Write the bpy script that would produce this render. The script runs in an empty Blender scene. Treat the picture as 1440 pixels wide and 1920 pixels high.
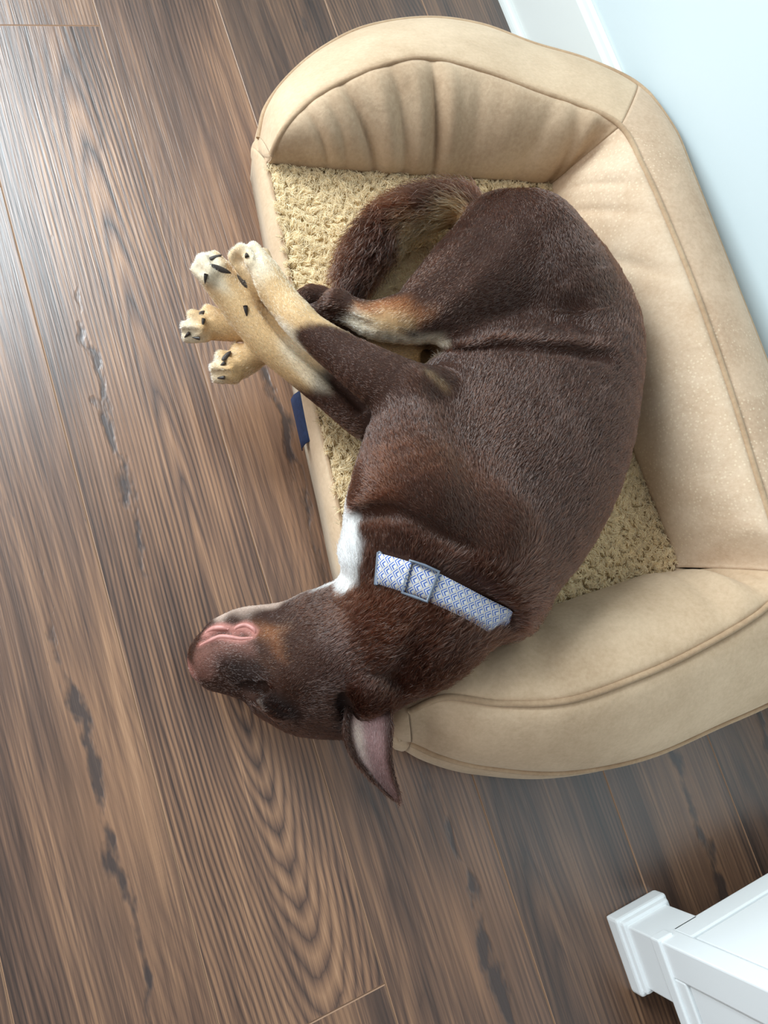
import bpy, bmesh, math, random
import numpy as np
from mathutils import Vector, Matrix, noise as mnoise

random.seed(7)
rng = np.random.default_rng(11)
SC = bpy.context.scene
COL = SC.collection

# ------------------------------------------------------------------ camera, world, light, exposure
F = 1331.0; CX, CY = 720.0, 960.0            # focal length and centre in pixels of the 1440x1920 frame
def _n(v): return v / np.linalg.norm(v)
_v1 = np.array([-2570., -7760., F]); _v2 = np.array([3350., -891., F])
E1 = _n(_v1); E2 = _n(_v2 - np.dot(_v2, E1) * E1); ND = _n(np.cross(E1, E2))   # along planks, across, down
CAM = np.array([0., 0., 1.])
def at(px, py, z=0.0):
    """world point at height z seen at a pixel"""
    d = np.array([px - CX, py - CY, F]); t = (1.0 - z) / np.dot(d, ND)
    return np.array([np.dot(d, E2) * t, np.dot(d, E1) * t, z])

cd = bpy.data.cameras.new('camera'); cam = bpy.data.objects.new('camera', cd); COL.objects.link(cam)
cd.sensor_fit = 'VERTICAL'; cd.sensor_height = 24.0; cd.lens = 24.0 * F / 1920.0; cd.clip_start = 0.02
right = Vector((E2[0], E1[0], -ND[0])); down = Vector((E2[1], E1[1], -ND[1])); fwd = Vector((E2[2], E1[2], -ND[2]))
M = Matrix((right, -down, -fwd)).transposed().to_4x4(); M.translation = Vector(CAM)
cam.matrix_world = M
SC.camera = cam

w = bpy.data.worlds.new('world'); SC.world = w; w.use_nodes = True
w.node_tree.nodes['Background'].inputs[0].default_value = (0.90, 0.96, 1.0, 1)
w.node_tree.nodes['Background'].inputs[1].default_value = 0.28

def area(name, loc, target, sx, sy, power, col):
    l = bpy.data.lights.new(name, 'AREA'); l.shape = 'RECTANGLE'; l.size = sx; l.size_y = sy; l.energy = power; l.color = col
    o = bpy.data.objects.new(name, l); COL.objects.link(o); o.location = loc
    o.rotation_euler = (Vector(target) - Vector(loc)).to_track_quat('-Z', 'Y').to_euler()
    return o
area('window_daylight', (-0.58, 1.97, 1.40), (-0.50, 0.0, 1.20), 1.05, 1.7, 88, (0.82, 0.935, 1.0))
area('room_fill', (-2.0, 0.95, 1.5), (0.5, 0.4, 0.3), 1.3, 1.6, 26, (0.92, 0.97, 1.0))  # added fill lamp on the left, no window is built there

SC.view_settings.view_transform = 'Standard'; SC.view_settings.look = 'None'
SC.view_settings.exposure = 0.35; SC.view_settings.gamma = 1.0; SC.view_settings.use_curve_mapping = False

SC.cycles.max_bounces = 8; SC.cycles.diffuse_bounces = 3; SC.cycles.glossy_bounces = 3; SC.cycles.transmission_bounces = 7
FUR = True
# ------------------------------------------------------------------ helpers
def lin(r, g, b):
    f = lambda c: (c / 255 / 12.92) if c / 255 <= 0.04045 else ((c / 255 + 0.055) / 1.055) ** 2.4
    return (f(r), f(g), f(b), 1.0)

def mesh_obj(name, verts, faces, mat=None, parent=None, smooth=True):
    me = bpy.data.meshes.new(name); me.from_pydata([tuple(map(float, v)) for v in verts], [], [tuple(map(int, f)) for f in faces]); me.update()
    if smooth: me.polygons.foreach_set('use_smooth', np.ones(len(me.polygons), bool))
    o = bpy.data.objects.new(name, me); COL.objects.link(o)
    if mat: me.materials.append(mat)
    if parent: o.parent = parent
    return o

def empty(name, loc=(0, 0, 0)):
    o = bpy.data.objects.new(name, None); COL.objects.link(o); o.location = loc; o.empty_display_size = 0.05
    return o

def child(o, parent):
    """parent a world-space mesh under an empty without moving it"""
    o.parent = parent; o.matrix_parent_inverse = Matrix.Translation(-Vector(parent.location))
    return o

def tag(o, label=None, cat=None, group=None, kind=None):
    if label: o['label'] = label
    if cat: o['category'] = cat
    if group: o['group'] = group
    if kind: o['kind'] = kind
    return o

def box_verts(x0, x1, y0, y1, z0, z1, b=0.0):
    """box with chamfered edges"""
    bm = bmesh.new(); bmesh.ops.create_cube(bm, size=1.0)
    for v in bm.verts:
        v.co = Vector(((x0 + x1) / 2 + v.co.x * (x1 - x0), (y0 + y1) / 2 + v.co.y * (y1 - y0), (z0 + z1) / 2 + v.co.z * (z1 - z0)))
    if b > 0: bmesh.ops.bevel(bm, geom=list(bm.edges), offset=b, segments=2, affect='EDGES', profile=0.6)
    return bm

def bm_obj(name, bm, mat, parent=None, smooth=False):
    me = bpy.data.meshes.new(name); bm.to_mesh(me); bm.free()
    if smooth: me.polygons.foreach_set('use_smooth', np.ones(len(me.polygons), bool))
    me.materials.append(mat); o = bpy.data.objects.new(name, me); COL.objects.link(o)
    if parent: child(o, parent)
    return o

def tube(name, pts, rad, mat, parent=None, seg=10, closed=False):
    pts = np.asarray(pts, float); n = len(pts); V = []; Fc = []
    rad = np.broadcast_to(np.asarray(rad, float), (n,))
    tan = np.gradient(pts, axis=0)
    if closed: tan = np.roll(pts, -1, 0) - np.roll(pts, 1, 0)
    tan /= np.linalg.norm(tan, axis=1)[:, None] + 1e-12
    up = np.array([0, 0, 1.0])
    for i in range(n):
        a = np.cross(tan[i], up); la = np.linalg.norm(a)
        a = a / la if la > 1e-3 else np.array([1., 0, 0]); b = np.cross(a, tan[i])
        for j in range(seg):
            th = 2 * math.pi * j / seg; V.append(pts[i] + rad[i] * (math.cos(th) * a + math.sin(th) * b))
    m = n if closed else n - 1
    for i in range(m):
        for j in range(seg):
            i2 = (i + 1) % n; j2 = (j + 1) % seg
            Fc.append((i * seg + j, i * seg + j2, i2 * seg + j2, i2 * seg + j))
    if not closed:
        Fc.append(tuple(range(seg))); Fc.append(tuple((n - 1) * seg + j for j in reversed(range(seg))))
    o = mesh_obj(name, V, Fc, mat)
    if parent: child(o, parent)
    return o

def spline(P, n, cyc=False):
    """Catmull-Rom through the rows of P, n samples per span"""
    P = np.asarray(P, float); m = len(P)
    if m == 2: return np.array([P[0] + (P[1] - P[0]) * t for t in np.linspace(0, 1, n + 1)])
    out = []
    for i in range(m - 1):
        p0 = P[i - 1] if i > 0 else 2 * P[0] - P[1]
        p1, p2 = P[i], P[i + 1]
        p3 = P[i + 2] if i + 2 < m else 2 * P[-1] - P[-2]
        for k in range(n):
            t = k / n
            out.append(0.5 * (2 * p1 + (p2 - p0) * t + (2 * p0 - 5 * p1 + 4 * p2 - p3) * t * t + (3 * p1 - p0 - 3 * p2 + p3) * t ** 3))
    out.append(P[-1]); return np.array(out)

class NT:
    """tiny node-tree writer"""
    def __init__(s, name):
        s.m = bpy.data.materials.new(name); s.m.use_nodes = True; s.t = s.m.node_tree; s.t.nodes.clear()
        s.out = s.t.nodes.new('ShaderNodeOutputMaterial')
    def n(s, typ, ins=None, **kw):
        nd = s.t.nodes.new(typ)
        for k, v in kw.items(): setattr(nd, k, v)
        for k, v in (ins or {}).items():
            if isinstance(v, bpy.types.NodeSocket): s.t.links.new(v, nd.inputs[k])
            else: nd.inputs[k].default_value = v
        return nd
    def math(s, op, a, b=0.0, c=0.0, clamp=False):
        return s.n('ShaderNodeMath', {0: a, 1: b, 2: c}, operation=op, use_clamp=clamp).outputs[0]
    def mix(s, f, a, b, mode='MIX'):
        nd = s.n('ShaderNodeMix', {'Factor': f}, data_type='RGBA', blend_type=mode, clamp_factor=True)
        for sock, v in ((nd.inputs[6], a), (nd.inputs[7], b)):
            if isinstance(v, bpy.types.NodeSocket): s.t.links.new(v, sock)
            else: sock.default_value = v
        return nd.outputs[2]
    def ramp(s, f, stops):
        nd = s.n('ShaderNodeValToRGB', {0: f}); e = nd.color_ramp.elements
        while len(e) < len(stops): e.new(0.5)
        for el, (p, c) in zip(e, stops): el.position = p; el.color = c if len(c) == 4 else (*c, 1)
        return nd.outputs[0]
    def noise(s, vec, scale, detail=3.0, rough=0.5, dist=0.0):
        return s.n('ShaderNodeTexNoise', {'Vector': vec, 'Scale': scale, 'Detail': detail, 'Roughness': rough, 'Distortion': dist}).outputs[0]
    def mapv(s, vec, scale=(1, 1, 1), loc=(0, 0, 0)):
        return s.n('ShaderNodeMapping', {'Vector': vec, 'Scale': scale, 'Location': loc}).outputs[0]
    def surf(s, **ins):
        p = s.n('ShaderNodeBsdfPrincipled', ins); s.t.links.new(p.outputs[0], s.out.inputs[0]); return p
    def bump(s, h, strength, dist):
        return s.n('ShaderNodeBump', {'Height': h, 'Strength': strength, 'Distance': dist}).outputs[0]

# ------------------------------------------------------------------ materials
def mat_wood():
    g = NT('walnut_laminate')
    co = g.n('ShaderNodeTexCoord').outputs['Object']
    ids = g.n('ShaderNodeAttribute', attribute_type='OBJECT', attribute_name='seed').outputs['Fac']
    rx = g.n('ShaderNodeAttribute', attribute_type='OBJECT', attribute_name='ring_x').outputs['Fac']
    ry = g.n('ShaderNodeAttribute', attribute_type='OBJECT', attribute_name='ring_y').outputs['Fac']
    kn = g.n('ShaderNodeAttribute', attribute_type='OBJECT', attribute_name='knots').outputs['Fac']
    dk = g.n('ShaderNodeAttribute', attribute_type='OBJECT', attribute_name='dark').outputs['Fac']
    off = g.n('ShaderNodeCombineXYZ', {0: g.math('MULTIPLY', ids, 3.7), 1: g.math('MULTIPLY', ids, 5.3), 2: ids}).outputs[0]
    v = g.n('ShaderNodeVectorMath', {0: co, 1: off}, operation='ADD').outputs[0]
    sp = g.n('ShaderNodeSeparateXYZ', {0: co})
    x = sp.outputs[0]; y = sp.outputs[1]
    # growth rings: elongated loops round a heart point, bent by noise
    warp = g.math('SUBTRACT', g.noise(g.mapv(v, (7, 1.6, 1)), 1.0, 2.0), 0.5)
    warp2 = g.math('SUBTRACT', g.noise(g.mapv(v, (30, 7, 1)), 1.0, 2.0), 0.5)
    dx = g.math('DIVIDE', g.math('ADD', g.math('SUBTRACT', x, rx), g.math('MULTIPLY', warp, 0.030)), 0.034)
    dy = g.math('SUBTRACT', y, ry); dy = g.math('DIVIDE', dy, g.math('ADD', 0.25, g.math('MULTIPLY', g.math('GREATER_THAN', dy, 0.0), 0.5)))
    rr = g.math('SQRT', g.math('ADD', g.math('MULTIPLY', dx, dx), g.math('ADD', g.math('MULTIPLY', dy, dy), 0.03)))
    rr = g.math('ADD', g.math('ADD', rr, g.math('MULTIPLY', g.math('SUBTRACT', g.noise(g.mapv(v, (160, 12, 1)), 1.0, 2.0), 0.5), 0.06)), g.math('MULTIPLY', warp2, 0.11))
    ring = g.math('FRACT', g.math('MULTIPLY', rr, 5.6))
    ring = g.math('POWER', g.math('PINGPONG', g.math('MULTIPLY', ring, 2.0), 1.0), 0.45)
    rmod = g.math('MULTIPLY', g.math('SUBTRACT', g.noise(g.mapv(v, (9, 2.5, 1), (8, 3, 0)), 1.0, 2.0), 0.32, clamp=True), 2.6, clamp=True)
    ra = g.n('ShaderNodeAttribute', attribute_type='OBJECT', attribute_name='ring_amount').outputs['Fac']
    ring = g.math('ADD', g.math('MULTIPLY', g.math('SUBTRACT', ring, 0.64), g.math('ADD', rmod, g.math('MULTIPLY', ra, 0.85))), 0.64)
    # fine fibres
    fib = g.noise(g.mapv(v, (560, 9, 1)), 1.0, 2.0, 0.65)
    fib2 = g.noise(g.mapv(v, (140, 3.2, 1)), 1.0, 2.0, 0.6)
    broad = g.noise(g.mapv(v, (16, 1.3, 1)), 1.0, 2.0, 0.55, 0.6)
    patch = g.noise(g.mapv(v, (5.5, 2.2, 1)), 1.0, 2.0, 0.5)
    tone = g.math('ADD', g.math('MULTIPLY', ring, 0.24), g.math('ADD', g.math('MULTIPLY', fib, 0.38), g.math('ADD', g.math('MULTIPLY', fib2, 0.35), g.math('MULTIPLY', broad, 0.65))))
    tone = g.math('MULTIPLY_ADD', g.math('SUBTRACT', tone, 0.83), 1.35, 0.50)
    base = g.ramp(tone, [(0.20, lin(48, 33, 27)), (0.40, lin(83, 59, 46)), (0.55, lin(112, 81, 62)), (0.75, lin(154, 114, 84)), (0.95, lin(186, 142, 107))])
    grey = g.math('MULTIPLY', g.math('SUBTRACT', patch, 0.42, clamp=True), 2.2, clamp=True)
    base = g.mix(g.math('MULTIPLY', grey, 0.55), base, g.mix(0.5, base, lin(92, 76, 68)))
    # mineral streaks and knots
    st = g.noise(g.mapv(v, (24, 2.0, 1)), 1.0, 3.0, 0.62, 1.1)
    stm = g.math('MULTIPLY', g.math('SUBTRACT', st, g.math('SUBTRACT', 0.70, g.math('MULTIPLY', kn, 0.06))), 9.0, clamp=True)
    kv = g.noise(g.mapv(v, (13, 5.0, 1)), 1.0, 3.0, 0.65, 1.6)
    km = g.math('MULTIPLY', g.math('SUBTRACT', kv, g.math('SUBTRACT', 0.76, g.math('MULTIPLY', kn, 0.08))), 14.0, clamp=True)
    cxa = g.n('ShaderNodeAttribute', attribute_type='OBJECT', attribute_name='crack_x').outputs['Fac']
    cya = g.n('ShaderNodeAttribute', attribute_type='OBJECT', attribute_name='crack_y').outputs['Fac']
    wob = g.math('SUBTRACT', g.noise(g.mapv(v, (10, 9, 1), (2, 7, 0)), 1.0, 2.0, 0.6), 0.5)
    ex = g.math('ABSOLUTE', g.math('DIVIDE', g.math('ADD', g.math('SUBTRACT', x, cxa), g.math('MULTIPLY', wob, 0.06)), 0.012))
    ey = g.math('ABSOLUTE', g.math('DIVIDE', g.math('SUBTRACT', y, cya), 0.30))
    ck = g.math('SUBTRACT', 1.0, g.math('ADD', ex, g.math('MULTIPLY', ey, ey)))
    ck = g.math('ADD', ck, g.math('MULTIPLY', g.math('SUBTRACT', g.noise(g.mapv(v, (45, 16, 1), (5, 2, 0)), 1.0, 3.0, 0.6), 0.55), 4.5))
    ckm = g.math('MULTIPLY', ck, 1.3, clamp=True)
    halo = g.math('MULTIPLY', g.math('SUBTRACT', 1.0, g.math('ADD', g.math('MULTIPLY', ex, 0.16), ey)), 0.7, clamp=True)
    base = g.mix(g.math('MULTIPLY', halo, 0.55), base, lin(170, 124, 90))
    dark = g.math('MAXIMUM', g.math('MULTIPLY', ckm, 0.85), g.math('MAXIMUM', g.math('MULTIPLY', stm, 0.75), g.math('MULTIPLY', km, 0.9)))
    base = g.mix(dark, base, lin(52, 44, 44))
    base = g.mix(g.math('MULTIPLY', dk, 1.0), base, g.mix(0.55, base, lin(40, 32, 28)))
    # saw marks across some boards
    saw = g.noise(g.mapv(v, (9, 330, 1)), 1.0, 1.0)
    sawm = g.math('MULTIPLY', g.math('SUBTRACT', g.noise(g.mapv(v, (6, 4, 1), (3, 1, 0)), 1.0, 1.0), 0.5, clamp=True), 3.0, clamp=True)
    saw = g.math('MULTIPLY', g.math('MULTIPLY', g.math('SUBTRACT', saw, 0.5), sawm), 0.5)
    base = g.mix(g.math('MULTIPLY', g.math('ABSOLUTE', saw), 2.0, clamp=True), base, g.mix(0.5, base, lin(60, 44, 36)))
    h = g.math('SUBTRACT', g.math('ADD', g.math('MULTIPLY', fib, 0.55), g.math('MULTIPLY', fib2, 0.7)), ckm)
    rough = g.math('ADD', 0.30, g.math('MULTIPLY', fib2, 0.14))
    g.surf(**{'Base Color': base, 'Roughness': rough, 'Specular IOR Level': 0.9, 'Coat Weight': 0.22, 'Coat Roughness': 0.34, 'Normal': g.bump(h, 0.5, 0.0014)})
    return g.m

def mat_paint(name, c, rough=0.45, bumpy=0.02):
    g = NT(name); co = g.n('ShaderNodeTexCoord').outputs['Object']
    nz = g.noise(co, 90, 3); nb = g.noise(co, 4, 2)
    col = g.mix(g.math('MULTIPLY', nb, 0.10), c, g.mix(0.5, c, (c[0] * .9, c[1] * .9, c[2] * .88, 1)))
    g.surf(**{'Base Color': col, 'Roughness': rough, 'Normal': g.bump(nz, bumpy * 5, 0.001)})
    return g.m

def mat_suede(name, c1, c2, speck=0.0):
    g = NT(name); co = g.n('ShaderNodeTexCoord').outputs['Object']
    fine = g.noise(co, 900, 2, 0.6); mid = g.noise(co, 170, 4, 0.6); big = g.noise(co, 11, 3, 0.55, 0.4)
    t = g.math('ADD', g.math('MULTIPLY', big, 0.7), g.math('MULTIPLY', mid, 0.45))
    t = g.math('SUBTRACT', t, 0.08)
    col = g.ramp(t, [(0.3, c1), (0.65, c2)])
    if speck > 0:
        vo = g.n('ShaderNodeTexVoronoi', {'Vector': co, 'Scale': 165.0, 'Randomness': 0.8}).outputs['Distance']
        sm = g.math('MULTIPLY', g.math('SUBTRACT', 0.33, vo, clamp=True), 6.0, clamp=True)
        area_m = g.math('MULTIPLY', g.math('SUBTRACT', g.noise(co, 4.5, 2), 0.42, clamp=True), 5.0, clamp=True)
        col = g.mix(g.math('MULTIPLY', g.math('MULTIPLY', sm, area_m), speck), col, lin(240, 222, 190))
    h = g.math('ADD', g.math('ADD', g.math('MULTIPLY', fine, 0.4), mid), g.math('MULTIPLY', g.noise(g.mapv(co, (1, 1, .6)), 26, 3, 0.5, 0.8), 4.0))
    g.surf(**{'Base Color': col, 'Roughness': 0.9, 'Specular IOR Level': 0.15, 'Sheen Weight': 0.25, 'Sheen Roughness': 0.5,
              'Sheen Tint': lin(250, 240, 220), 'Normal': g.bump(h, 0.35, 0.0012)})
    return g.m

M_WOOD = mat_wood()
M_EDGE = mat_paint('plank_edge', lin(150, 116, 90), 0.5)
M_WALL = mat_paint('wall_paint', (0.61, 0.695, 0.715, 1), 0.6)
M_TRIM = mat_paint('trim_paint', (0.72, 0.74, 0.71, 1), 0.4)
M_CAB = mat_paint('cabinet_paint', (0.84, 0.86, 0.86, 1), 0.35)
M_SUB = mat_paint('underlay', lin(120, 92, 70), 0.8)
M_GAP = mat_paint('panel_gap', lin(150, 155, 155), 0.7)
M_IN_SHADED = mat_suede('suede_inner_shaded', lin(174, 145, 116), lin(202, 174, 144))  # same suede, darker: shade of the upper arm's inner panel put into the colour
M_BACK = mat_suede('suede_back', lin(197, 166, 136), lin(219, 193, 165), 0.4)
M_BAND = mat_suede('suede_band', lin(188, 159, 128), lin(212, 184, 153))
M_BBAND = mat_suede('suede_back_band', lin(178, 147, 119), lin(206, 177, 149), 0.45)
M_PIPE = mat_suede('suede_piping', lin(160, 130, 101), lin(188, 159, 128))

# ------------------------------------------------------------------ the room
floor = empty('floor'); tag(floor, kind='structure')
floor['label'] = 'dark brown wood-look plank floor'
PW = 0.2058; X0 = -0.0205
sub = bm_obj('subfloor', box_verts(-2.0, 1.03, -2.0, 1.92, -0.03, -0.0065), M_SUB, floor)
PL = 1.498
seams = {-1: 0.787, 0: 1.0735, 1: -0.012, 2: 0.30, 3: -0.02, 4: 0.2}
ringpos = {(0, 0): (0.118, 0.02), (-1, 0): (0.06, 0.35), (1, 0): (0.13, -0.6)}
k = 0
for i in range(-9, 5):
    s0 = seams.get(i, (0.37 * i) % 1.498)
    y = s0 - 3 * PL
    while y < 1.9:
        ya, yb = max(y, -2.0), min(y + PL, 1.9)
        if yb - ya > 0.05:
            xa, xb = X0 + i * PW, X0 + (i + 1) * PW
            bm = bmesh.new(); g = 0.00015; b = 0.0013; t = 0.0007
            x0, x1, y0, y1 = xa + g, xb - g, ya + g, yb - g
            lo = [bm.verts.new((a, c, -0.008)) for a, c in ((x0, y0), (x1, y0), (x1, y1), (x0, y1))]
            mi = [bm.verts.new((a, c, -t)) for a, c in ((x0, y0), (x1, y0), (x1, y1), (x0, y1))]
            hi = [bm.verts.new((a, c, 0)) for a, c in ((x0 + b, y0 + b), (x1 - b, y0 + b), (x1 - b, y1 - b), (x0 + b, y1 - b))]
            bm.faces.new(hi)
            for q in range(4):
                r = (q + 1) % 4
                bm.faces.new((mi[q], mi[r], hi[r], hi[q])); bm.faces.new((lo[q], lo[r], mi[r], mi[q]))
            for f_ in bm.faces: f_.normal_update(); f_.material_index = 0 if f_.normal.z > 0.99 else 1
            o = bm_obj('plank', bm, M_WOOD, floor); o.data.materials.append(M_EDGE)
            rr = random.Random(i * 31 + int(round((y - s0) / PL)) * 7)
            o['seed'] = rr.uniform(0, 9); o['ring_x'] = xa + PW * rr.choice([-.5, .2, .8, 1.4]); o['ring_y'] = y + rr.uniform(-.8, 2.2)
            o['ring_amount'] = rr.choice([0.0, 0.0, 0.4]); o['crack_x'] = xa + PW * rr.uniform(.25, .75); o['crack_y'] = y + rr.uniform(.1, 1.4); o['knots'] = rr.uniform(0.0, 1.0); o['dark'] = rr.uniform(0.0, 0.35)
            if i == 0 and abs(y + PL - 1.0735) < 0.1: o['ring_x'] = 0.112; o['ring_y'] = 0.06; o['knots'] = 0.1; o['dark'] = 0.0; o['ring_amount'] = 1.0
            if i == -1 and abs(y + PL - 0.787) < 0.1: o['knots'] = 0.8; o['dark'] = 0.0; o['crack_x'] = -0.085; o['crack_y'] = -0.10
            if i == 1 and y < 0.3 < y + PL: o['crack_x'] = 0.275; o['crack_y'] = 0.36
            if i == 1 and y < -0.3 < y + PL: o['crack_x'] = 0.33; o['crack_y'] = -0.42
            if i >= 2: o['dark'] = 0.7  # boards towards the wall darkened, shade beside the bed put into their colour
            k += 1
        y += PL

WX = 1.0085
wr = bm_obj('wall_right', box_verts(WX, WX + 0.12, -2.0, 1.92, -0.03, 2.6), M_WALL); tag(wr, 'white painted wall behind the dog bed', kind='structure')
# baseboard: tall flat board with a small cap, and a shoe moulding at its foot
def extrude_y(name, prof, y0, y1, mat):
    n = len(prof); V = [(x, y0, z) for x, z in prof] + [(x, y1, z) for x, z in prof]
    Fc = [(i, (i + 1) % n, n + (i + 1) % n, n + i) for i in range(n)] + [tuple(reversed(range(n))), tuple(range(n, 2 * n))]
    return mesh_obj(name, V, Fc, mat, smooth=False)
bb = extrude_y('baseboard_right', [(WX, 0), (WX - 0.014, 0), (WX - 0.014, 0.158), (WX - 0.0125, 0.162), (WX - 0.009, 0.165), (WX - 0.008, 0.172), (WX - 0.004, 0.178), (WX, 0.178)], -2.0, 1.90, M_TRIM)
tag(bb, 'tall white baseboard along the white wall', kind='structure')
sh = [(WX - 0.014, 0.0)] + [(WX - 0.014 - 0.013 * math.cos(a), 0.019 * math.sin(a)) for a in np.linspace(0, math.pi / 2, 7)]
so = extrude_y('shoe_moulding', sh, -2.0, 1.90, M_TRIM); so.parent = bb
# far wall with the window that lights the room (outside the frame)
wb = empty('wall_back', (-0.5, 1.92, 0)); tag(wb, 'white wall with the tall window', kind='structure')
WL, WR, WB, WT = -1.12, -0.04, 0.54, 2.26
for a in ((-2.0, WL, 0, 2.6), (WR, WX, 0, 2.6), (WL, WR, WT, 2.6), (WL, WR, 0, WB)):
    bm_obj('wall_panel', box_verts(a[0], a[1], 1.90, 2.02, a[2], a[3]), M_WALL, wb)
# ------------------------------------------------------------------ white cabinet on legs
cab = empty('cabinet', (0.76, -0.85, 0)); tag(cab, 'white painted cabinet on square block legs, panelled sides', 'cabinet')
cx0, cx1, cy1, cy0 = 0.528, 0.992, -0.492, -1.25
for (lx, ly) in ((cx0, cy1 - 0.085), (cx1 - 0.072, cy1 - 0.085), (cx0, cy0), (cx1 - 0.072, cy0)):
    L = bm_obj('leg', box_verts(lx, lx + 0.072, ly, ly + 0.085, 0.012, 0.10, 0.002), M_CAB, cab)
    ft = bm_obj('foot_block', box_verts(lx - 0.010, lx + 0.082, ly - 0.010, ly + 0.095, 0.0, 0.026, 0.004), M_CAB, L)
    bm_obj('foot_bead', box_verts(lx - 0.006, lx + 0.078, ly - 0.006, ly + 0.091, 0.022, 0.034, 0.004), M_CAB, L)
H = 0.72
bm_obj('body', box_verts(cx0 + 0.012, cx1 - 0.006, cy0 + 0.006, cy1 - 0.008, 0.10, H, 0.001), M_CAB, cab)
post = 0.040
def crail(nm, *a): return bm_obj(nm, box_verts(*a, 0.0022), M_CAB, cab)
# end face (towards +y)
crail('corner_post', cx0 - 0.001, cx0 + 0.030, cy1 - 0.045, cy1 + 0.001, 0.094, H)
crail('corner_post', cx1 - 0.05, cx1, cy1 - 0.045, cy1 + 0.001, 0.094, H)
crail('bottom_rail', cx0 + 0.030, cx1 - 0.05, cy1 - 0.03, cy1, 0.094, 0.130)
crail('end_panel', cx0 + 0.034, cx1 - 0.054, cy1 - 0.03, cy1 - 0.002, 0.133, H - 0.06)
crail('top_rail', cx0 + 0.030, cx1 - 0.05, cy1 - 0.03, cy1, H - 0.057, H)
# front face (towards -x)
crail('base_moulding', cx0 - 0.005, cx0 + 0.02, cy0, cy1 + 0.004, 0.090, 0.108)
crail('bottom_rail', cx0 - 0.001, cx0 + 0.03, cy0 + 0.04, cy1 - 0.045, 0.108, 0.128)
for q in range(2):
    ya = cy0 + 0.04 + q * 0.337
    d = crail('door', cx0 + 0.002, cx0 + 0.02, ya + 0.002, ya + 0.333, 0.131, H - 0.05)
    kb = bmesh.new(); bmesh.ops.create_uvsphere(kb, u_segments=16, v_segments=10, radius=0.012, matrix=Matrix.Translation((cx0 - 0.014, ya + (0.30 if q == 0 else 0.03), 0.5)))
    bm_obj('knob', kb, M_CAB, d, True)
crail('cabinet_top', cx0 - 0.012, cx1, cy0 - 0.012, cy1 + 0.012, H, H + 0.022)

# ------------------------------------------------------------------ dog bed
ZP = 0.098          # height of the mattress top under the fleece
bed = empty('dog_bed', (0.62, 0.36, 0)); tag(bed, 'beige suede bolster dog bed with cream fleece pad under the sleeping dog', 'dog bed')
# stations round the bolster: inner foot seam, inner piping, outer piping   (pixel x, pixel y, height)
ST = [
 ((502,303,.106), (507,292,.122), (486,262,.055)),
 ((545,311,.10),  (527,250,.150), (500,205,.070)),
 ((590,315,.10),  (562,208,.168), (545,145,.085)),
 ((640,319,.10),  (612,170,.185), (610,92,.095)),
 ((720,325,.10),  (700,130,.205), (690,54,.110)),
 ((800,330,.10),  (790,111,.215), (800,38,.120)),
 ((880,335,.10),  (890,130,.220), (900,50,.135)),
 ((960,340,.10),  (1000,170,.225),(1000,86,.155)),
 ((1005,344,.10), (1090,200,.235),(1100,116,.185)),
 ((1030,346,.10), (1163,238,.247),(1195,162,.212)),
 ((1036,375,.10), (1205,315,.255),(1256,235,.232)),
 ((1052,435,.10), (1248,410,.260),(1298,335,.240)),
 ((1085,560,.10), (1308,560,.260),(1370,520,.240)),
 ((1140,720,.10), (1370,740,.260),(1440,700,.238)),
 ((1190,860,.10), (1418,895,.260),(1503,880,.236)),
 ((1235,975,.10), (1452,1000,.258),(1550,1020,.228)),
 ((1265,1066,.10),(1480,1075,.248),(1570,1180,.190)),
 ((1200,1085,.10),(1428,1145,.232),(1500,1283,.125)),
 ((1120,1112,.10),(1300,1222,.216),(1330,1366,.100)),
 ((1050,1136,.10),(1180,1276,.205),(1200,1420,.090)),
 ((990,1158,.10), (1060,1315,.190),(1050,1446,.082)),
 ((900,1192,.10), (940,1320,.170), (910,1436,.075)),
 ((810,1232,.098),(835,1308,.148), (825,1416,.066)),
 ((735,1285,.095),(765,1335,.118), (770,1392,.050)),
]
PX = np.array([[at(*p) for p in s] for s in ST])           # stations x 3 x 3
NS = 14
C0 = spline(PX[:, 0], NS); C1 = spline(PX[:, 1], NS); C2 = spline(PX[:, 2], NS)
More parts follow.
